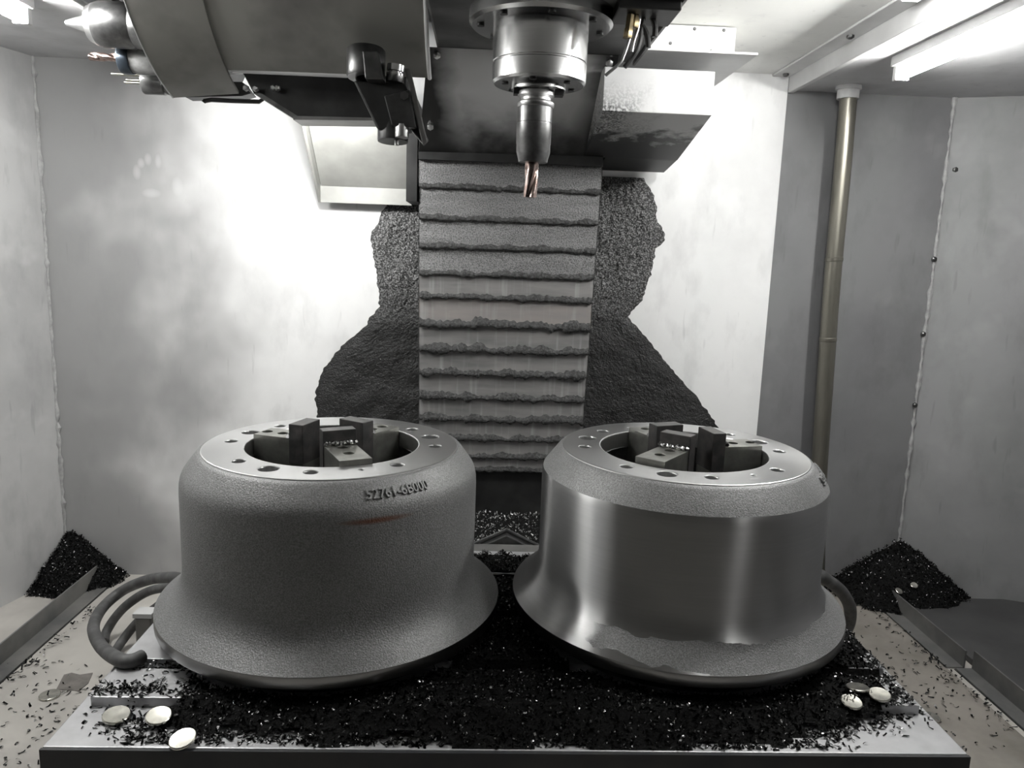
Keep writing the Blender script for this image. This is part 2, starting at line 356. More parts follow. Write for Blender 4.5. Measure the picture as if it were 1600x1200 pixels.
# ceiling: main panels left and right of the opening for the magazine, lower soffits over the lamps
mb = MB().box(.24, .62, -.1, YW+.02, CZ, CZ+.02)
mb.box(-.62, .24, -.1, .90, CZ, CZ+.02); mb.box(-.62, -.56, .90, YW+.02, CZ, CZ+.02)
ce = mb.build('ceiling', 'ceil'); struct(ce, 'pale ceiling panel of the enclosure')
ho = MB().box(-.58, .26, .88, YW+.02, 1.40, 1.42); ho.box(-.58, -.56, .88, YW+.02, CZ+.02, 1.40); ho.box(.24, .26, .88, YW+.02, CZ+.02, 1.40); ho.box(-.58, .26, .88, .90, CZ+.02, 1.40)
struct(ho.build('ceiling_hood', 'dark_paint'), 'dark raised hood over the tool magazine')
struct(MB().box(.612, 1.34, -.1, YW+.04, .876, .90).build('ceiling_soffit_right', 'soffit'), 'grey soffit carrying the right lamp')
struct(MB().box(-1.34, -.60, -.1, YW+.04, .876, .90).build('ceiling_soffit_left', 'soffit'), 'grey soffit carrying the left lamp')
for n, s, x in (('trim_1', 1, .605), ('trim_2', -1, -.605)):
    mb = MB(); a, b_ = sorted((x, x+s*.012)); mb.box(a, b_, -.1, YW-.001, .870, CZ)
    a, b_ = sorted((x-s*.035, x)); mb.box(a, b_, -.1, YW-.001, CZ-.005, CZ-.0005)
    t = struct(mb.build(n, 'trim', bevel=.0015), 'pale angle beam along the ceiling')
    for yy in (1.57, 1.30, 1.05):
        MB().lathe([(.006, 0), (.006, .004), (.003, .006), (0, .006)], (x-s*.018, yy, CZ-.005), (0, 0, -1), 6).build('bolt', 'steel_dark', t)

# ------------------------------------------------------------------ lamps
def tube_lamp(x, y1, label, L_=.28, k=1.0):
    y0 = y1-L_; z = .845
    t = thing('tube_lamp', (x, (y0+y1)/2, .875), label, 'lamp', 'tube lamps under the soffits')
    MB().box(x-.017, x+.017, y0, y1, .860, .8765).build('lamp_housing', 'trim', t, bevel=.002)
    MB().lathe([(0, 0), (.0085, 0), (.0105, .002), (.0105, L_-.022), (.0085, L_-.02), (0, L_-.02)], (x, y0+.01, z+.004), (0, 1, 0), 20).build('tube', emit('tube glow', (1, 1, .97), TUBE_E*k), t)
    for yy in (y0, y1-.012): MB().box(x-.012, x+.012, yy, yy+.012, z-.008, .861).build('end_cap', 'trim', t, bevel=.002)
tube_lamp(.688, 1.325, 'glowing tube lamp under the soffit beside the conduit pipe', .38, .75)
tube_lamp(-.688, 1.225, 'glowing tube lamp under the soffit beyond the magazine tools', .28, 1.1)
tube_lamp(.688, .66, 'dim fill tube added out of view in line with the one beside the conduit pipe, nearer the doors', .16, .42)  # this tube and the next are added for streaks on the turned drum
tube_lamp(-.688, .86, 'dim fill tube added out of view in line with the one beyond the magazine tools, nearer the doors', .22, .22)
def fill_lamp(p, d, r, e, label):  # lamps added out of view to brighten the rear wall
    d = Vector(d).normalized(); p = Vector(p); t = thing('fill_lamp', p, label, 'lamp')
    MB().lathe([(0, -.022), (r*.6, -.022), (r+.004, -.004), (r+.004, .004), (r, .004), (r, 0), (0, 0)], p, d, 28).build('lamp_housing', 'black', t)
    MB().lathe([(0, .001), (r-.001, .001), (r-.001, .002), (0, .002)], p, d, 28).build('lens', emit('lens glow', (1, 1, .98), e), t); return t
fill_lamp((-.285, 1.312, .766), (-.12, .85, -.42), .032, FILL_LAMP_L, 'unseen fill lamp added behind the magazine bracket')
fill_lamp((.45, .945, .8745), (-.08, .85, -.5), .032, FILL_LAMP_R, 'unseen fill lamp added on the ceiling beside the spindle head')
def fill_strip(x, y0, y1, label, k):  # strips added out of frame to light drums and leave upper corners dark
    t = thing('fill_strip', (x, (y0+y1)/2, .90), label, 'lamp', 'added fill strips along the ceiling beams')
    MB().box(x-.013, x+.013, y0, y1, .891, .9003).build('lamp_housing', 'trim', t, bevel=.001)
    MB().box(x-.011, x+.011, y0+.004, y1-.004, .889, .8912).build('diffuser', emit('strip glow', (1, 1, .98), STRIP_E*k), t)
fill_strip(.572, .90, 1.10, 'unseen fill strip added under the beam between the spindle head and the conduit pipe', .8)
fill_strip(-.572, .90, 1.10, 'unseen fill strip added under the beam beyond the magazine drum', 1.5)

# ------------------------------------------------------------------ caked swarf on the rear wall
LX = [(640, 262), (636, 290), (612, 303), (592, 340), (578, 375), (585, 410), (591, 440), (592, 478), (575, 505), (535, 540), (506, 575), (493, 610), (495, 655), (505, 720), (520, 900)]
RX = [(960, 262), (1006, 272), (1022, 310), (1027, 345), (1038, 362), (1040, 375), (1024, 388), (1020, 420), (1005, 465), (980, 495), (1008, 525), (1048, 575), (1082, 612), (1112, 652), (1150, 710), (1190, 900)]
def outline(P): q = sorted([(ony(x, y, YW).z, ony(x, y, YW).x) for x, y in P]); return [a for a, _ in q], [b for _, b in q]
lz_, lx_ = outline(LX); rz_, rx_ = outline(RX)
nr, nc = 330, 300; zs = np.linspace(-.18, .692, nr); vs = []; rng = np.random.RandomState(5)
for i, z in enumerate(zs):
    xl = np.interp(z, lz_, lx_) + .006*noise.noise((0, 3.1, z*40)) + .004*noise.noise((0, 9.1, z*130)); xr = np.interp(z, rz_, rx_) + .006*noise.noise((7, 3.1, z*40)) + .004*noise.noise((5, 9.1, z*130))
    for j in range(nc):
        t = j/(nc-1); x = xl+(xr-xl)*t; ed = min(x-xl, xr-x); k = min(1, ed/.03)
        coarse = np.interp(z, (.36, .47), (.35, 1))
        d = k*(.004+.0035*coarse*noise.noise((x*130, z*130, 1)) + .002*noise.noise((x*300, z*300, 4)) + .004*noise.noise((x*25, z*25, 8)))
        vs.append((x, YW-.0004-max(d, 0), z))
fs = [(i*nc+j, i*nc+j+1, (i+1)*nc+j+1, (i+1)*nc+j) for i in range(nr-1) for j in range(nc-1)]
o = MB().add(vs, fs, True).build('caked_swarf', 'caked', angle=180); tag(o, 'black swarf caked on the white wall around the ribbed cover', 'swarf', kind='stuff')

# ------------------------------------------------------------------ telescopic way cover
wc = thing('way_cover', (.045, 1.50, .10), 'grey ribbed telescopic cover running down the rear wall', 'way cover')
YB = [245, 296, 345, 389, 431, 467, 510, 549, 586, 623, 657, 687, 715, 735]
mats = ['plate_dust']*4 + ['plate', 'plate_pink'] + ['plate']*7
for i in range(13):
    yy = 1.462+.0045*i; yb = YB[i+1]; yt = YB[i]
    zt = ony(790, yt-6, yy).z + (.01 if i else .02); zb = ony(790, yb, yy).z
    xa, xb = -.1255+.0003*i, .2165-.0006*i
    if i == 12: zb = ony(790, 735, yy).z
    p = MB(); p.box(xa, xb, yy, yy+.0025, zb, zt); p.box(xa, xa+.002, yy, yy+.09-.0045*i, zb, zt); p.box(xb-.002, xb, yy, yy+.09-.0045*i, zb, zt)
    p.box(xa+.002, xb-.002, yy+.0025, yy+.009, zb, zb+.002)
    pl = p.build('cover_plate', mats[i], wc, bevel=.0005)
    # ragged chip crust hanging on the lower edge
    rnd = random.Random(40+i); n = 150; v = []; f = []
    big = (.6, .7, .7, .8, .8, 1.2, 1.2, 1.2, 1.1, 1.1, .9, .8, .7)[i]
    for k in range(n):
        x = xa+.002+(xb-xa-.004)*k/(n-1)
        a = noise.noise((x*45, i*7.3, .5)); b_ = noise.noise((x*200, i*3.3, 2.5)); h = .0055*big*(1+1.0*a+.5*b_); th = .0055*big*(1+.5*b_+.5*a)
        d = .0055*big*max(0, .5+1.2*noise.noise((x*60, i*5.1, 9))+.5*b_)
        v += [(x, yy, zb+h*1.3+.002), (x, yy-th*.7, zb+h*.7), (x, yy-th, zb-d*.3), (x, yy-th*.3, zb-d-.0015), (x, yy+.004, zb-d)]
    for k in range(n-1):
        for j in range(4): f.append((k*5+j, k*5+j+1, (k+1)*5+j+1, (k+1)*5+j))
    MB().add(v, f, True).build('chip_crust', 'crust', pl, angle=180)
# black block standing in for the dark void below the cover
o = MB().box(-.15, .27, 1.53, 1.585, FZ, .10).build('void_block', 'black', bevel=.003); tag(o, 'black block standing in for the dark void below the ribbed cover', 'void filler')

# ------------------------------------------------------------------ spindle head
SX, SY = .066, 1.06
hd = thing('spindle_head', (SX, 1.2, .84), 'dark milling machine head with a bright round spindle nose', 'spindle head')
mb = MB(); mb.box(-.083, .232, .93, 1.30, .842, 1.20); mb.build('head_casting', 'dark_paint', hd, bevel=.004)
MB().hexa([(-.126, 1.452, .706), (.2155, 1.452, .711), (.2155, 1.458, .711), (-.126, 1.458, .706), (-.096, 1.255, .8415), (.2025, 1.255, .8415), (.2025, 1.300, .8415), (-.096, 1.300, .8415)]).build('apron', 'apron', hd, bevel=.001)
MB().box(-.125, .214, 1.449, 1.4605, .695, .712).build('apron_lip', 'black', hd)
MB().box(.2325, .236, .93, 1.30, .838, .90).build('head_side_plate', 'rail', hd)
for x, z, y in ((-.082, .832, 1.262), (.188, .832, 1.262), (.185, .745, 1.395), (-.1, .745, 1.395)):
    MB().lathe([(.006, 0), (.006, .005), (.003, .007), (0, .007)], (x, y-.001, z), (0, -.83, -.55), 6).build('bolt', 'steel', hd)
# box to the right with sloped underside
x0, x1 = .180, .3545
prof = [(1.25, .757), (1.25, .823), (1.459, .823), (1.459, .712), (1.455, .712)]
mb = MB().prism([(x0, y, z) for y, z in prof], (x1-x0, 0, 0))
mb.prism([(.2195, y, z) for y, z in ((1.459, .712), (1.459, .823), (1.56, .823), (1.56, .70))], (x1-.2195, 0, 0))   # rear half stays clear of the way cover
mb.build('side_box', 'box', hd, bevel=.001)
MB().box(.20, .415, 1.235, 1.585, .8465, .8495).build('shelf_plate', 'trim', hd)
MB().box(.2375, .398, 1.30, 1.585, .8495, CZ-.0015).build('upper_box', 'ceil', hd, bevel=.001)
for x, z in ((.275, .898), (.33, .8985), (.378, .8985), (.292, .875), (.36, .866)):
    MB().lathe([(.003, 0), (.002, .0025), (0, .0025)], (x, 1.30, z), (0, -1, 0), 8).build('bolt', 'steel_dark', hd)
# spindle
sp = MB().lathe([(.094, .8415), (.094, .826), (.090, .822), (.0625, .822), (.0622, .778), (.0612, .777), (.0612, .7755), (.0622, .7745), (.0618, .7535), (.0590, .7505), (.036, .7495), (.036, .744), (.030, .744), (.022, .750), (0, .755)][::-1], (SX, SY, 0), seg=72).build('spindle_nose', 'spindle', hd, angle=20)
for k in range(6):
    a = k*math.pi/3+.3; MB().lathe([(.0045, 0), (.0045, .002), (0, .002)], (SX+.047*math.cos(a), SY+.047*math.sin(a), .7503), (0, 0, -1), 12).build('bolt', 'black', sp)
for s in (-1, 1): MB().box(SX+s*.027-.006, SX+s*.027+.006, SY-.008, SY+.008, .738, .746).build('drive_key', 'steel_dark', sp)
for k in range(8):
    a = k*math.pi/4+.1; MB().lathe([(.005, 0), (.005, .003), (0, .003)], (SX+.079*math.cos(a), SY+.079*math.sin(a), .8222), (0, 0, -1), 10).build('bolt', 'black', sp)
# coolant nozzles
NY = 1.0
p = ony(1002, 0, NY); MB().box(p.x-.03, .2315, NY-.02, NY+.05, .828, .8425).build('nozzle_block', 'black', hd, bevel=.002)
def pxs(pts, Y): return [ony(x, y, Y) for x, y in pts]
for pts, Y in (([(946, 118), (968, 99), (974, 88), (984, 58), (986, 40)], NY), ([(987, 81), (990, 65), (996, 46), (999, 30)], NY+.008)):
    MB().tube(pxs(pts, Y), .0020, 10, 5).build('coolant_pipe', 'steel', hd)
for x, y, Y in ((981, 52, NY), (991, 36, NY+.006), (987, 30, NY+.012)):
    p = ony(x, y, Y); MB().lathe([(.0055, -.006), (.006, -.005), (.006, .004), (.0048, .006), (.0048, .022), (0, .022)], p, (.1, 0, 1), 6).build('brass_fitting', 'brass', hd)
for pts, w_ in (([(1004, 40), (1011, 55), (1013, 75)], .0036), ([(1014, 20), (1023, 38), (1023, 58)], .0036), ([(1028, 2), (1037, 12), (1038, 28)], .0036), ([(1010, 4), (1004, 40), (996, 78), (976, 105)], .0030)):
    MB().tube(pxs(pts, NY+.02), w_, 8, 4).build('nozzle_finger', 'gloss_black', hd)
for x, y in ((1012, 8), (1016, 18)): p = ony(x, y, NY+.01); MB().lathe([(0, -.003), (.004, -.003), (.004, .003), (0, .003)], p, (.5, -1, 0), 12).build('bolt', 'steel', hd)

# tool in the spindle
def end_mill(p, d, r, L_, name, m, parent, flutes=4, twist=2.2):
    p = Vector(p); d = Vector(d).normalized(); e1 = d.orthogonal().normalized(); e2 = d.cross(e1); n = 30; seg = 32; v = []; f = []
    for i in range(n+1):
        t = i/n
        for k in range(seg):
            a = 2*math.pi*k/seg; cut = max(0, (t-.12)/.1) if t < .22 else 1
            rr = r*(1-.34*min(cut, 1)*max(0, math.cos(flutes*(a-twist*t)))**1.2)
            v.append(p+d*(L_*t)+(e1*math.cos(a)+e2*math.sin(a))*rr)
    for i in range(n):
        for k in range(seg): f.append((i*seg+k, i*seg+(k+1) % seg, (i+1)*seg+(k+1) % seg, (i+1)*seg+k))
    f.append(tuple(n*seg+k for k in range(seg)))
    return MB().add(v, f, True).build(name, m, parent, angle=50)
th = thing('tool_holder', (SX, SY, .65), 'grey tool holder with coppery end mill hanging from the spindle nose', 'tool holder')
MB().lathe([(.0, .7495), (.017, .7495), (.017, .744), (.023, .744), (.0245, .741), (.0245, .737), (.020, .734), (.020, .731), (.0245, .728), (.0245, .724), (.0235, .722), (0, .722)][::-1], (SX-.003, SY, 0), seg=40).build('taper_flange', 'steel', th)
MB().lathe([(.0235, .722), (.0235, .703), (.0228, .7025), (.0228, .701), (.0235, .7005), (.0232, .676), (.0228, .675), (.0228, .665), (.0205, .657), (.0195, .652), (0, .652)][::-1], (SX-.004, SY, 0), seg=40).build('collet_nut', 'holder', th)
end_mill((SX-.005, SY, .653), (-.02, 0, -1), .0092, .047, 'end_mill', 'carbide', th, 3, 1.6)

# ------------------------------------------------------------------ tool magazine
CY_, CZ_ = 1.30, 1.03
mg = thing('tool_magazine', (-.28, 1.30, .74), 'large grey beige tool magazine drum cover under the hood', 'tool magazine')
def arc(Rr, x0, x1, a0, a1, n=44, t=.004):
    v = []; f = []
    for i in range(n+1):
        a = a0+(a1-a0)*i/n
        for (x, r) in ((x0, Rr[0]), (x1, Rr[1]), (x1, Rr[1]-t), (x0, Rr[0]-t)): v.append((x, CY_-r*math.sin(a), CZ_-r*math.cos(a)))
    for i in range(n):
        for j in range(4): f.append((i*4+j, i*4+(j+1) % 4, (i+1)*4+(j+1) % 4, (i+1)*4+j))
    f += [(3, 2, 1, 0), tuple(n*4+j for j in range(4))]
    return MB().add(v, f, True)
ring = arc((.296, .285), -.475, -.378, R(15), R(190)).build('drum_ring', 'magazine', mg)
body = arc((.281, .279), -.379, -.088, R(26), R(190)).build('drum_cover', 'magazine', mg)
rl = []
for k in range(24):
    x = -.372+.165*k/23; rl.append((x, CY_-.278*math.sin(R(25.5)), CZ_-.278*math.cos(R(25.5))))
MB().tube(rl, .0045, 10, 1).build('cover_rim', 'trim', body)
rl = [(-.4755, CY_-.2955*math.sin(R(a)), CZ_-.2955*math.cos(R(a))) for a in range(15, 150, 4)]
MB().tube(rl, .0014, 8, 1).build('edge_bead', 'steel', ring)
rl = [(-.0868, CY_-.28*math.sin(R(a)), CZ_-.28*math.cos(R(a))) for a in range(26, 150, 4)]
MB().tube(rl, .003, 8, 1).build('edge_flange', 'trim', body)
MB().lathe([(0, -.46), (.262, -.46), (.262, -.44), (0, -.44)], (0, CY_, CZ_), (1, 0, 0), 60).build('carousel_disc', 'black', mg)
MB().lathe([(0, -.43), (.228, -.43), (.228, -.14), (0, -.14)], (0, CY_, CZ_), (1, 0, 0), 48).build('carousel_core', 'black', mg)
# bracket below the drum
poly = [(378, 112), (396, 146), (460, 186), (632, 189), (636, 112)]
MB().prism([ony(x, y, 1.235) for x, y in poly], (0, .05, 0)).build('lower_bracket', 'black', mg, bevel=.002)
q = [ony(x, y, 1.232) for x, y in ((396, 146), (460, 186), (468, 183), (404, 143))]; MB().prism(q, (0, .055, 0)).build('bracket_rib', 'steel_dark', mg)
q = [ony(x, y, 1.232) for x, y in ((458, 181), (632, 185), (632, 189), (458, 187))]; MB().prism(q, (0, .06, 0)).build('bracket_edge', 'rail', mg)
for x, y in ((385, 138), (400, 139), (428, 138), (434, 138)):
    p = ony(x, y, 1.228); MB().lathe([(.005, 0), (.005, .004), (.0028, .007), (0, .007)], p, (0, -1, 0), 6).build('bolt', 'steel', mg)
p = ony(318, 158, 1.25); p2 = ony(408, 161, 1.25)
MB().tube([ony(318, 160, 1.25), ony(330, 156, 1.25), ony(405, 159, 1.25), ony(408, 148, 1.25), ony(408, 130, 1.25)], .0034, 8, 2).build('lever', 'black', mg)
q = [ony(x, y, 1.255) for x, y in ((270, 138), (290, 152), (378, 150), (392, 146), (378, 128), (300, 128))]; MB().prism(q, (0, .03, 0)).build('drum_skirt', 'black', mg)

# tools parked in the magazine
def parked(x, y, z, prof, m, label):
    t = thing('tool_holder', (x, y, z), label, 'tool holder', 'tools parked in the magazine')
    MB().lathe(prof, (x, y, z), (-1, 0, 0), 36).build('holder_body', m, t); return t
t = parked(-.46, 1.155, .826, [(0, 0), (.030, 0), (.030, .035), (.0285, .037), (.0305, .040), (.0305, .082), (.0285, .088), (0, .088)], 'holder', 'thick dark tool holder with pointed tip in the magazine')
MB().lathe([(0, .088), (.0285, .088), (.027, .092), (.0, .0921)], (-.46, 1.155, .826), (-1, 0, 0), 36).build('steel_ring', 'steel', t)
MB().lathe([(0, .092), (.026, .092), (.024, .098), (.013, .102), (.011, .107), (.0035, .132), (.0, .133)], (-.46, 1.155, .826), (-1, 0, 0), 36).build('pointed_tip', 'steel', t)
t = parked(-.46, 1.195, .790, [(0, 0), (.020, 0), (.020, .052), (.0185, .054), (.0185, .060), (0, .060)], 'tape', 'scuffed silver tool holder with coppery twist drill in the magazine')
MB().lathe([(0, .060), (.0202, .060), (.021, .062), (.021, .074), (.020, .076), (0, .076)], (-.46, 1.195, .790), (-1, 0, 0), 36).build('collet_nut', mat('blued steel', (.06, .075, .095), .3, .6), t)
end_mill((-.535, 1.195, .792), (-1, 0, 0), .0062, .046, 'twist_drill', 'carbide', t, 2, 5)
t = parked(-.455, 1.235, .766, [(0, 0), (.016, 0), (.016, .032), (.014, .034), (.0165, .036), (.0165, .066), (.015, .068), (0, .068)], 'holder', 'small tool holder with three thin steel prongs in the magazine')
for dz, dy, L_ in ((.010, -.004, .048), (.004, .004, .030), (-.001, -.002, .030)):
    MB().cyl((-.520, 1.235+dy, .766+dz), (-.520-L_, 1.235+dy, .766+dz), .0021, seg=10).build('prong', 'disc', t)
t = parked(-.46, 1.10, .868, [(0, 0), (.022, 0), (.022, .045), (.018, .05), (0, .05)], 'black', 'black tool holder at the top edge of the magazine')
MB().lathe([(0, .05), (.012, .05), (.012, .07), (0, .07)], (-.46, 1.10, .868), (-1, 0, 0), 24).build('shank', 'steel_dark', t)

# tool change arm
ta = thing('tool_change_arm', (-.14, 1.12, .68), 'black tool change arm with a silver gripper ring below the magazine', 'tool changer')
A = 1.10
def pp(pts, Y, d, name, m, bev=.0015): return MB().prism([ony(x, y, Y) for x, y in pts], (0, d, 0)).build(name, m, ta, bevel=bev)
c0 = ony(572, 100, A)
MB().lathe([(.012, -.019), (.0245, -.019), (.026, -.016), (.026, .017), (.0245, .019), (.012, .019)], c0, (0, .12, 1), 36, close=True).build('gripper_ring', 'steel_dark', ta)
pp([(566, 79), (590, 80), (599, 124), (570, 122)], A-.029, .035, 'gripper_jaw', 'steel_dark')
pp([(552, 126), (632, 128), (641, 150), (640, 200), (590, 203)], A, .05, 'arm_body', 'black', .003)
c0 = ony(618, 114, A-.005); MB().lathe([(0, -.012), (.0115, -.012), (.012, -.010), (.012, -.001), (.0095, 0), (.0095, .001), (.012, .002), (.012, .010), (0, .012)], c0, (.1, 0, 1), 28).build('hinge_roller', 'spindle', ta)
pp([(632, 106), (641, 107), (668, 222), (660, 226), (644, 160)], A-.006, .006, 'cover_strip', 'rail')
pp([(600, 150), (640, 140), (650, 200), (612, 196)], A-.01, .012, 'clamp_plate', 'gloss_black')
pp([(645, 170), (668, 215), (660, 224), (640, 200)], A+.005, .03, 'arm_tail', 'black')
p = ony(614, 208, A+.02); MB().lathe([(0, -.012), (.021, -.012), (.0215, -.010), (.0215, .012), (0, .012)], p, (0, .1, 1), 32).build('pivot_boss', 'gloss_black', ta)
p = ony(628, 205, A-.002); MB().lathe([(0, -.009), (.009, -.009), (.0095, -.007), (.0095, .008), (0, .008)], p, (0, .1, 1), 24).build('pivot_pin', 'steel', ta)
p = ony(620, 219, A+.01); MB().lathe([(0, -.007), (.0035, -.007), (.0035, .01), (0, .01)], p, (0, 0, 1), 14).build('pin_tip', 'steel', ta)
p = ony(632, 150, A-.014); MB().lathe([(0, 0), (.006, 0), (.006, .004), (0, .004)], p, (0, -1, 0), 6).build('bolt', 'steel_dark', ta)

p = ony(600, 150, A); MB().cyl((p.x, A+.045, p.z), (p.x, 1.2365, p.z), .014).build('arm_shaft', 'steel_dark', ta)

# chip guard behind the arm
cg = thing('chip_guard', (-.235, 1.55, .64), 'pale sheet metal chip guard with an angled panel on the rear wall', 'chip guard')
x0, x1 = -.334, -.148
MB().box(x0, x1, 1.573, 1.577, .618, .652).build('guard_lip', 'guard', cg, bevel=.0008)
MB().hexa([(x0+.006, 1.573, .650), (x1, 1.573, .650), (x1, 1.577, .650), (x0+.006, 1.577, .650), (x0+.006, 1.43, .79), (x1, 1.43, .79), (x1, 1.434, .793), (x0+.006, 1.434, .793)]).build('sloped_panel', 'guard', cg)
MB().prism([(x0, 1.574, .618), (x0, 1.574, .80), (x0, 1.40, .80), (x0, 1.40, .785)], (.005, 0, 0)).build('side_panel', 'guard', cg)
MB().box(x1, x1+.020, 1.46, 1.5985, .62, .80).build('guard_bracket', 'black', cg)

# ------------------------------------------------------------------ conduit pipe
cp = thing('conduit_pipe', (.71, 1.54, 0), 'metal conduit pipe rising from behind the drums to the soffit', 'pipe')
pts = [ony(x, y, 1.545) for x, y in ((1328, 118), (1325, 160), (1316, 270), (1302, 420), (1293, 540), (1283, 690), (1279, 760), (1277, 850), (1276, 900))]
pts.append(Vector((pts[-1].x, 1.545, FZ)))
MB().tube(pts, .0165, 20, 6).build('pipe', 'pipe', cp)
p = pts[0]; MB().lathe([(.017, -.012), (.0205, -.012), (.0205, .004), (.024, .006), (.024, .012), (0, .012)][::-1], (p.x, p.y, .864), (0, 0, 1), 28).build('collar', 'trim', cp)
for y in (405, 530): 
    x = np.interp(y, (270, 420, 540), (1316, 1302, 1293)); p = ony(x, y, 1.545); MB().lathe([(.0168, -.004), (.0178, -.003), (.0178, .003), (.0168, .004)], p, (-.08, 0, 1), 24, caps=False).build('joint_ring', 'pipe', cp)

# ------------------------------------------------------------------ machine table
TX0, TX1, TY0, TY1 = -.452, .552, .745, 1.332
tb = thing('machine_table', (.05, 1.04, FZ), 'steel machine table with a dark front edge under both drums', 'machine table')
MB().box(TX0, TX1, TY0, TY1, -.05, 0).build('table_top', 'table', tb, bevel=.0015)
MB().box(TX0-.001, TX1+.001, TY0-.004, TY0-.0002, -.16, -.001).build('front_face', 'table_front', tb)
MB().box(TX0+.06, TX1-.06, TY0+.02, TY1-.02, FZ, -.05).build('saddle', 'black', tb)
for y0, y1 in ((.818, .880), (.902, 1.02), (1.042, 1.16), (1.182, 1.275)):
    MB().box(TX0+.014, TX1-.014, y0, y1, 0, .012).build('slot_strip', 'table', tb, bevel=.001)
MB().box(TX0+.3, TX1-.3, 1.275, TY1, 0, .002).build('rear_strip', 'rail', tb)
# chevron cover behind the table
q = [(-.03, 1.335, -.02), (.056, 1.40, .0), (.14, 1.335, -.02), (.14, 1.335, -.05), (-.03, 1.335, -.05)]
o = MB().prism([(-.04, 1.336, -.03), (.056, 1.336, .018), (.150, 1.336, -.03)], (0, .03, 0)).build('chevron_plate', 'gloss_black', bevel=.002); tag(o, 'black chevron shaped wiper plate behind the table edge', 'wiper plate')
o2 = MB().tube([(-.045, 1.352, -.026), (.056, 1.352, .023), (.155, 1.352, -.026)], .0035, 8, 1).build('wiper_edge', 'steel_dark', o)

# ------------------------------------------------------------------ drums on the table
def clamp_jaw(fx, ang, r0_, r1_, holes, blk, top, bz):
    """radial bar with bolt holes, an upright block welded on it"""
    rot = R(ang)-math.pi/2; w_ = .021   # local +x is radial
    lp = [(r0_, -w_), (r1_, -w_), (r1_, w_), (r0_, w_)]
    j = plate_curve('jaw', lp, [circle(h, 0, .0072, 20) for h in holes], top-.05 if r1_ < .118 else top-.05, top, 'jaw', fx, .0006, True, rot)
    ca, sa = math.cos(rot), math.sin(rot)
    def T(p): return (p[0]*ca-p[1]*sa, p[0]*sa+p[1]*ca, p[2])
    b0, b1 = blk
    v = [T((x, y, z)) for z in (top-.035, top+bz) for x, y in ((b0, -.0225), (b1, -.0225), (b1, .0225), (b0, .0225))]
    MB().hexa(v).build('stop_block', 'block', j, bevel=.0008, local=True)
    rnd = random.Random(int(ang)+500); pts = []; rr = []
    for k in range(26):
        pts.append(T((b1+.002+rnd.uniform(-.001, .002), -.021+.042*k/25, top+.0022+rnd.uniform(-.001, .0016)))); rr.append(rnd.uniform(.0022, .0046))
    MB().tube(pts, rr, 8, 1).build('weld_bead', 'weld', j, local=True)

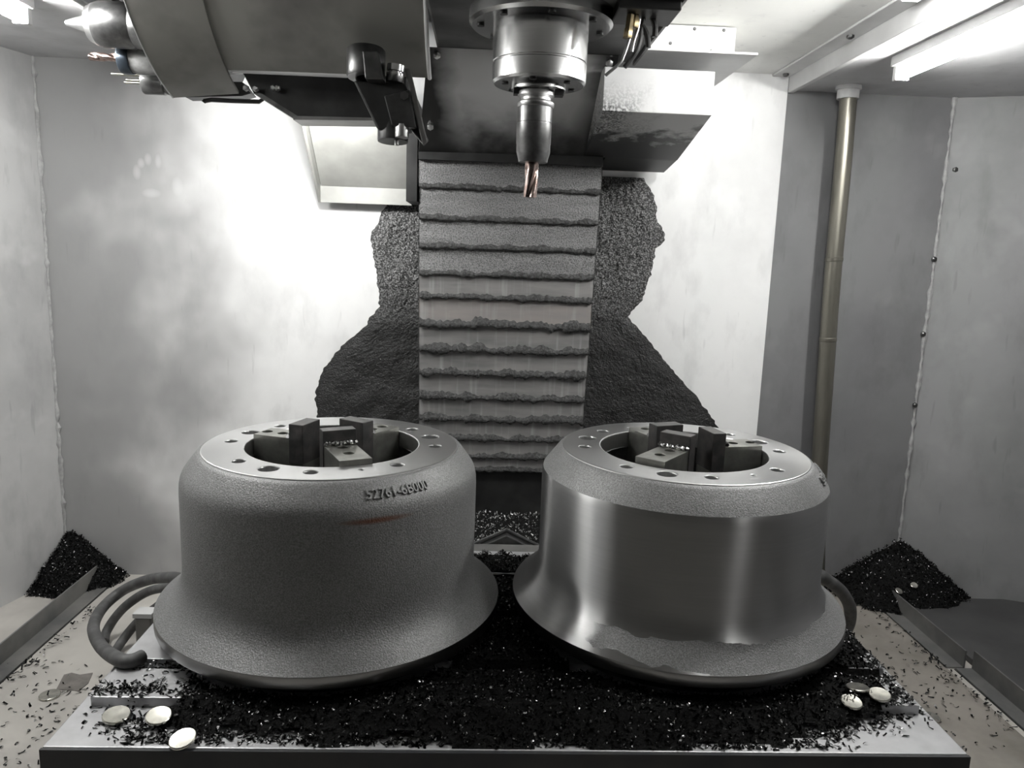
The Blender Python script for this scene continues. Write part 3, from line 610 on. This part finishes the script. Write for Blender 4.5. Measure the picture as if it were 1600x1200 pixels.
def drum(loc, kind, label, flabel, jaws, text_ang):
    d = thing('brake_drum', loc, label, 'brake drum', None)
    ts = .264
    outer = [(.1705, .252), (.1705, .2625), (.1735, .2615), (.1765, .2585), (.1935, .2365), (.1962, .2325)]
    wallp = [(.1962, .2325), (.1972, .228), (.1976, .220), (.1972, .110), (.1980, .098), (.2010, .087), (.2065, .077), (.2140, .0685), (.2335, .0525)]
    rim = [(.2335, .0525), (.2338, .051), (.2338, .0385), (.2330, .037), (.214, .037), (.214, .034), (.190, .034)]
    inner = [(.190, .034), (.186, .06), (.186, .20), (.165, .240), (.1158, .240)]
    if kind == 'raw':
        pr = [(.1705, .252), (.1705, .2625), (.173, .2622), (.1755, .2607), (.178, .2578), (.1895, .2425), (.1932, .2367), (.1957, .2308), (.1972, .223), (.1977, .213)]+wallp[3:]
        MB().lathe(pr, seg=160, caps=False).build('drum_wall', 'cast', d, local=True, angle=60)
    else:
        MB().lathe(outer, seg=128, caps=False).build('shoulder', 'cast', d, local=True)
        MB().lathe(wallp, seg=160, caps=False).build('drum_wall', 'turned', d, local=True, angle=60)
    MB().lathe(rim, seg=160, caps=False).build('flange_rim', 'turned_rim', d, local=True)
    MB().lathe(inner, seg=96, caps=False).build('drum_interior', 'cast', d, local=True)
    holes = [circle(.139*math.sin(R(a)), -.139*math.cos(R(a)), .0082) for a in range(0, 360, 45)]
    holes += [circle(.139*math.sin(R(a)), -.139*math.cos(R(a)), .0122) for a in (-22.5, -112.5, 112.5)]
    holes += [circle(.137*math.sin(R(a)), -.137*math.cos(R(a)), .0028, 12) for a in (25, 202)]
    plate_curve('mounting_face', circle(0, 0, .1708, 128), [circle(0, 0, .116, 96)]+holes, .240, ts, 'faced', d, .0016)
    tr = MB(); tr.lathe([(.199, .034), (.199, .0245), (.2065, .0245), (.2065, .034)], seg=96, caps=False)
    for k in range(90):
        a0 = 2*math.pi*k/90; a1 = a0+math.pi/90; v = []
        for z in (.0265, .034):
            for rr, a in ((.206, a0), (.2145, a0), (.2145, a1), (.206, a1)): v.append((rr*math.sin(a), -rr*math.cos(a), z))
        tr.hexa(v)
    tr.build('toothed_ring', 'steel', d, local=True)
    # raised casting number on the sloping shoulder
    cu = bpy.data.curves.new('casting_number', 'FONT'); cu.body = '52761-6B000'; cu.size = .0185; cu.extrude = .0021; cu.bevel_depth = .0004; cu.align_x = 'CENTER'; cu.space_character = 1.02; cu.resolution_u = 5
    t = bpy.data.objects.new('t', cu); COL.objects.link(t)
    me = bpy.data.meshes.new_from_object(t.evaluated_get(bpy.context.evaluated_depsgraph_get())); bpy.data.objects.remove(t); bpy.data.curves.remove(cu)
    (ra, za), (rb, zb_) = (.1765, .2585), (.1935, .2365); Ls = math.hypot(rb-ra, zb_-za); nr_, nz_ = -(zb_-za)/Ls, (rb-ra)/Ls
    for v in me.vertices:
        s = 1-(v.co.y*.95+.0075)/Ls; r = ra+(rb-ra)*s+nr_*(v.co.z+.0006); z = za+(zb_-za)*s+nz_*(v.co.z+.0006); a = R(text_ang)+v.co.x*.82/.186
        v.co = (r*math.sin(a), -r*math.cos(a), z)
    me.name = 'casting_number'; me.materials.clear(); me.materials.append(M['cast']); link('casting_number', me, d, 0, True)
    # fixture in the bore
    fx = thing('clamping_fixture', (loc[0], loc[1], loc[2]+.02), flabel, 'fixture', None)
    MB().lathe([(0, -.008-loc[2]), (.1975, -.008-loc[2]), (.1975, .0140), (.12, .0140), (.12, .004), (.042, .004), (.036, .012), (.036, .2012), (0, .2012)], seg=64).build('fixture_post', 'steel_dark', fx, local=True)
    for ang, r0_, r1_, hs, blk in jaws: clamp_jaw(fx, ang, r0_, r1_, hs, blk, .2505, .020)
    return d
drum((-.2001, 1.0285, 0), 'raw', 'rough grey cast brake drum with raised part number and rust streak', 'three jaw clamping fixture inside the rough cast drum',
     [(25, .016, .113, (.079, .048), (.014, .034)), (-109, .0347, .113, (.105, .080), (.034, .056)), (146, .0347, .113, (.1, .078), (.034, .056))], 35)
drum((.2888, 1.0385, .002), 'turned', 'brake drum with a bright machined wall and rough cast shoulder', 'three jaw clamping fixture inside the bright machined drum',
     [(-38, .012, .106, (.076, .045), (.010, .030)), (102, .0347, .113, (.106, .078), (.034, .054)), (-160, .0347, .113, (.1, .078), (.034, .056))], 72)

# ------------------------------------------------------------------ rails and sheets on the floor
def rail(name, x, y0, y1, h, s, label, ang=0):
    t = thing(name, (x, (y0+y1)/2, FZ), label, 'rail', 'angle rails on the sheet floor')
    MB().box(x-.0015, x+.0015, y0, y1, FZ, FZ+h).build('upright_flange', 'rail', t)
    a, b_ = sorted((x, x+s*.032)); MB().box(a, b_, y0, y1, FZ, FZ+.003).build('foot_flange', 'rail', t)
    MB().box(*sorted((x+s*.032, x+s*.034)), y0, y1, FZ, FZ+.0012).build('edge_gap', 'black', t); return t
rail('angle_rail', -.802, .60, 1.555, .038, 1, 'dark grey angle rail on the floor beside the coiled hose')
rail('angle_rail', .898, 1.255, 1.60, .035, -1, 'dark grey angle rail running from the joint to the chip pile')
rail('angle_rail', .912, .60, 1.252, .037, -1, 'dark grey angle rail in front of the rail joint beside the dark sheet')
o = MB().box(.92, 1.33, .30, 1.525, FZ, FZ+.012).build('cover_sheet', 'floor_dark', bevel=.001); tag(o, 'flat black cover sheet on the floor behind the angle rail', 'cover sheet')
o = MB().box(-.885, -.81, 1.0, 1.50, FZ, FZ+.002).build('floor_sheet', 'floor'); tag(o, 'narrow beige floor sheet between the angle rail and the side wall', 'floor sheet')
o = MB().box(.50, .866, .40, 1.585, FZ, FZ+.0012).build('floor_sheet', 'shaded'); tag(o, 'brown grey floor sheet added to darken the floor between the table end and the jointed rail', 'floor sheet')
pts = [onz(x, y, FZ) for x, y in ((100, 1055), (112, 1052), (125, 1055), (145, 1052), (138, 1068), (124, 1080), (106, 1079), (88, 1078))]
o = MB().prism(pts, (0, 0, .0012)).build('bare_patch', 'patch'); tag(o, 'dark worn patch on the beige floor beside the table', 'patch')

# ------------------------------------------------------------------ hoses
def hose(pts, r, label, name='rubber_hose'):
    o = MB().tube([Vector(q) if abs(q[0]) < 3 else onz(*q) for q in pts], r, 14, 7).build(name, 'rubber'); return tag(o, label, 'hose')
hose([(-.395, 1.262, .0235), (-.440, 1.190, .0235), (296, 903, .0195), (268, 902, .012), (232, 906, -.015), (193, 922, -.05), (160, 950, -.065), (146, 980, -.06), (158, 1010, -.03), (185, 1030, .016), (205, 1033, .0205), (222, 1026, .0195)], .0088, 'outer black rubber hose looping off the table onto its slot')
hose([(-.40, 1.395, -.055), (-.465, 1.352, -.055), (278, 912, -.055), (232, 924, -.09), (200, 944, -.12), (180, 965, -.15), (166, 988, -.172), (163, 1003, -.178)], .0082, 'inner black rubber hose hanging down to the floor')
hose([(-.450, 1.235, -.035), (262, 938, -.06), (240, 952, -.10), (215, 972, -.14), (192, 1000, -.172), (178, 1022, -.18)], .008, 'short dark hose beside the table end under the loop')
hose([(.548, 1.318, -.02), (1270, 895, -.02), (1295, 908, -.04), (1316, 926, -.07), (1328, 950, -.11), (1326, 975, -.15), (1312, 1000, -.178)], .0115, 'worn grey hose curling behind the machined drum')
p = onz(228, 975, -.05); o = MB().box(p.x-.012, p.x+.012, p.y-.01, p.y+.01, FZ, -.035).build('hose_bracket', 'rail', bevel=.002); MB().box(p.x-.014, p.x+.014, p.y-.012, p.y+.012, -.035, -.028).build('bracket_cap', 'trim', o)
tag(o, 'small pale capped bracket between the hose loop and the table', 'bracket')

# ------------------------------------------------------------------ chips
rng = np.random.RandomState(11)
BASE = []
for k in range(6):
    # curled sliver: strip bent through an angle
    n = 4; L_ = 1.0; w_ = (.28, .34, .24, .4, .3, .22)[k]; bend = (1.0, 1.6, .5, 2.1, .2, 1.3)[k]; vs = []
    for i in range(n):
        a = bend*(i/(n-1)-.5); rr = 1/max(bend, .05); x = rr*math.sin(a); z = rr*(1-math.cos(a)); tw = .5*(i/(n-1)-.5)*(k % 3)
        vs += [(x, -w_/2*math.cos(tw), z-w_/2*math.sin(tw)), (x, w_/2*math.cos(tw), z+w_/2*math.sin(tw))]
    BASE.append(np.array(vs))
CF = [(0, 2, 3, 1), (2, 4, 5, 3), (4, 6, 7, 5)]
def chips(pos, size, flat, extra=None, name='metal_chips', m='chips', label='', parent=None):
    n = len(pos); V = np.zeros((n, 8, 3))
    for i in range(n):
        b_ = BASE[rng.randint(6)]*rng.uniform(size[0], size[1]); a = rng.uniform(0, 6.283); t = rng.normal(0, flat); u = rng.normal(0, flat)
        if rng.rand() < .5: b_ = b_*np.array((1, 1, -1))
        ca, sa, ct, st_, cu_, su = math.cos(a), math.sin(a), math.cos(t), math.sin(t), math.cos(u), math.sin(u)
        Rm = np.array(((ca, -sa, 0), (sa, ca, 0), (0, 0, 1))) @ np.array(((ct, 0, st_), (0, 1, 0), (-st_, 0, ct))) @ np.array(((1, 0, 0), (0, cu_, -su), (0, su, cu_)))
        q = b_ @ Rm.T; q[:, 2] -= min(q[:, 2].min(), 0)*(.85 if flat > .3 else 1) ; V[i] = q+pos[i]
    fs = (np.array(CF)[None]+(np.arange(n)*8)[:, None, None]).reshape(-1, 4)
    v = [tuple(x) for x in V.reshape(-1, 3)]; f = [tuple(x) for x in fs.tolist()]
    me = bpy.data.meshes.new(name)
    if extra: o0 = len(v); v += extra[0]; f += [tuple(i+o0 for i in q) for q in extra[1]]
    me.from_pydata(v, [], f); me.materials.append(M[m])
    if extra:
        me.materials.append(M['chip_bed']); mi = [0]*(len(fs))+[1]*len(extra[1]); me.polygons.foreach_set('material_index', mi)
    o = link(name, me, parent); 
    if label: tag(o, label, 'chips', kind='stuff')
    return o
def heap(fn, x0, x1, y0, y1, st):
    xs = np.arange(x0, x1+st, st); ys = np.arange(y0, y1+st, st); nx = len(xs); v = []; H = np.zeros((len(ys), nx))
    for j, y in enumerate(ys):
        for i, x in enumerate(xs): H[j, i] = fn(x, y); v.append((x, y, H[j, i]))
    f = [(j*nx+i, j*nx+i+1, (j+1)*nx+i+1, (j+1)*nx+i) for j in range(len(ys)-1) for i in range(nx-1) if max(H[j, i], H[j, i+1], H[j+1, i], H[j+1, i+1]) > -.5 and min(H[j, i], H[j, i+1], H[j+1, i], H[j+1, i+1]) > -.5]
    used = sorted({i for q in f for i in q}); mp = {k: i for i, k in enumerate(used)}
    return [v[k] for k in used], [tuple(mp[i] for i in q) for q in f]
# main heap on the table around the drums
DL, DR = (-.2001, 1.0285), (.2888, 1.0385)
def edge_in(x, y):
    """signed measure: >0 inside the chip heap on the table"""
    nz = .035*noise.noise((x*14, y*14, 3)) + .018*noise.noise((x*45, y*45, 6))
    left = x - np.interp(y, (.75, .79, .83, .86, .90, .95, 1.3), (-.33, -.36, -.33, -.30, -.30, -.20, -.16))
    right = np.interp(y, (.75, .79, .83, .90, 1.0, 1.1, 1.3), (.36, .44, .53, .535, .535, .50, .30)) - x
    front = y - np.interp(x, (-.35, -.1, 0, .05, .12, .3, .5), (.775, .7475, .748, .756, .748, .756, .80))
    back = 1.262+.02*noise.noise((x*20, 0, 1)) - y
    return min(left, right, front*1.2, back)+nz
def table_h(x, y):
    e = edge_in(x, y)
    strip = any(a <= y <= b_ for a, b_ in ((.816, .881), (.901, 1.021), (1.041, 1.161), (1.181, 1.276))) and TX0+.012 < x < TX1-.012
    base = .012 if strip else 0
    if e < 0: return -1
    fr = y - np.interp(x, (-.35, -.1, 0, .05, .12, .3, .5), (.775, .7475, .748, .756, .748, .756, .80))
    ramp = max(0, min(.0205, fr*.52, (x+.37)*.4, (.56-x)*.5)) if y < .83 else 0
    h = max(base*(.6 if e < .02 else 1), ramp)+min(e, .09)*.05+.005*noise.noise((x*40, y*40, 0))*min(1, e/.03)
    rr = min(math.hypot(x-DL[0], y-DL[1]), math.hypot(x-DR[0], y-DR[1]))
    if rr < .245: h = min(h, .0185)
    if rr < .212: return -1
    return max(h, base+.0005)
bed = heap(table_h, -.44, .545, .747, 1.29, .006)
pos = []
while len(pos) < 11000:
    x = rng.uniform(-.45, .545); y = rng.uniform(.748, 1.285); h = table_h(x, y)
    if h > -.5: pos.append((x, y, h-.001))
chips(pos, (.004, .0085), .55, bed, 'metal_chips', 'chips', 'heap of curly black metal chips over the table below both drums')
# scattered thin fringe and loose chips
pos = []
while len(pos) < 1500:
    x = rng.uniform(-.445, .548); y = rng.uniform(.75, 1.1); e = edge_in(x, y)
    if -.10 < e < .0 and min(math.hypot(x-DL[0], y-DL[1]), math.hypot(x-DR[0], y-DR[1])) > .212 and rng.rand() < math.exp(e/.022):
        strip = any(a <= y <= b_ for a, b_ in ((.818, .880), (.902, 1.02), (1.042, 1.16), (1.182, 1.275))) and TX0+.014 < x < TX1-.014
        pos.append((x, y, .0122 if strip else .0002))
for _ in range(260):  # slot filled with chips at the table end
    q = (rng.uniform(-.44, -.30), rng.uniform(.880, .903), rng.uniform(.002, .010))
    if math.hypot(q[0]-DL[0], q[1]-DL[1]) > .206: pos.append(q)
for _ in range(160): pos.append((rng.uniform(-.44, -.36), rng.normal(.832, .009), .0122))
chips(pos, (.0045, .009), .3, None, 'loose_chips', 'chips', 'loose black chips scattered round the heap on the table edges')
pos = []
for _ in range(150): p = onz(rng.normal(70, 55), rng.uniform(1030, 1198), FZ+.0005); pos.append(tuple(p))
for _ in range(70): t = rng.rand(); p = onz(150-140*t+rng.normal(0, 5), 948+118*t, FZ+.004); pos.append(tuple(p))
pos = [p for p in pos if p[0] < TX0-.02]
chips(pos, (.0045, .010), .25, None, 'loose_chips', 'chips', 'loose black chips on the beige floor beside the table end with the hoses')
pos = []
for _ in range(420): p = onz(rng.normal(1440, 60), rng.uniform(925, 1195), FZ+.0016); pos.append(tuple(p))
for _ in range(120): t = rng.rand(); p = onz(1345+240*t+rng.normal(0, 8), 935+205*t, FZ+.0042); pos.append(tuple(p))
pos = [p for p in pos if TX1+.02 < p[0] < .87]
chips(pos, (.0045, .010), .25, None, 'loose_chips', 'chips', 'loose black chips on the floor between the table and the jointed rail')

def pile(cx, cy, h, rx, ry, n, label, seed, clip):
    def fn(x, y):
        if not clip(x, y): return -1
        e = 1-math.hypot((x-cx)/rx, (y-cy)/ry); nz = .10*noise.noise((x*16+seed, y*16, 0))+.05*noise.noise((x*50+seed, y*50, 0))
        e += nz
        return FZ+h*min(e, .93+.1*e) if e > 0 else -1
    bed = heap(fn, cx-rx*1.1, cx+rx*1.1, cy-ry*1.1, min(cy+ry*1.1, 1.62), .006)
    pos = []
    while len(pos) < n:
        x = rng.uniform(cx-rx*1.1, cx+rx*1.1); y = rng.uniform(cy-ry*1.1, 1.60); z = fn(x, y)
        if z > -.5: pos.append((x, y, z-.001))
    return chips(pos, (.004, .008), .6, bed, 'chip_pile', 'chips', label), fn
WLX = lambda y: -.886-(1.602-y)*.2756
_, f1 = pile(-.872, 1.60, .098, .125, .125, 2600, 'heap of black metal chips in the corner by the hoses', 3, lambda x, y: y < 1.597 and x > WLX(y)+.003)
_, f2 = pile(.948, 1.60, .132, .17, .15, 3600, 'tall heap of black metal chips in the corner by the bolted seam', 9, lambda x, y: y < 1.6-max(0, (x-.945))*.40 and y < 1.597)
# chips lying in the trough behind the table
def trough(x, y):
    e = min(x+.14, .26-x, y-1.372, 1.528-y)
    return -.055+.05*(y-1.37)/.16+.006*noise.noise((x*30, y*30, 2)) if e > 0 else -1
bed = heap(trough, -.15, .27, 1.36, 1.53, .006); pos = []
while len(pos) < 3200:
    x = rng.uniform(-.14, .26); y = rng.uniform(1.372, 1.528); pos.append((x, y, trough(x, y)-.001))
chips(pos, (.003, .007), .6, bed, 'metal_chips', 'bin_chips', 'bed of grey metal chips in the trough behind the table')

# round metal slugs
def slug(x, y, z, r, tilt, label, az=0, group=None):
    p = onz(x, y, z); o = MB().lathe([(0, 0), (r-.0006, 0), (r, .0006), (r, .0022), (r-.001, .003), (r*.35, .0026), (0, .0026)], (0, 0, 0), (0, 0, 1), 28).build('metal_slug', 'disc')
    o.location = p; o.rotation_euler = (R(tilt), 0, R(az)); return tag(o, label, 'metal slug', group)
slug(78, 1087, FZ+.0005, .0155, 0, 'pale round metal slug on the beige floor touching the worn patch')
slug(182, 1119, .004, .0148, 8, 'pale round metal slug on the table beside the heap edge', 40)
slug(248, 1120, .010, .0138, 12, 'scratched round metal slug half buried in the chip heap', 20)
slug(286, 1156, .004, .0145, 14, 'brushed round metal slug at the front edge of the table', -30)
slug(1340, 1076, .021, .0135, -10, 'dull round metal slug lying on the chips below the machined drum', 10)
slug(1374, 1087, .019, .0130, 8, 'gleaming round metal slug tilted in the chips at the table end', -40)
slug(1330, 1098, .017, .0125, 10, 'flat bright metal slug at the foot of the chip heap')
slug(1456, 1122, FZ+.0025, .013, 4, 'thin bright metal slug on the floor beside the table end', 30)
p = ony(132, 876, 1.53); zz = f1(p.x, 1.545); o = slug(132, 876, max(zz, FZ)+.002, .0085, 30, 'small bright metal slug on the corner heap by the hoses')
slug(1404, 924, -.150, .008, 30, 'small bright metal slug on the tall corner heap beside the rail end', 20)
slug(1428, 915, -.140, .0075, 35, 'small dull metal slug higher on the tall corner heap', -15)
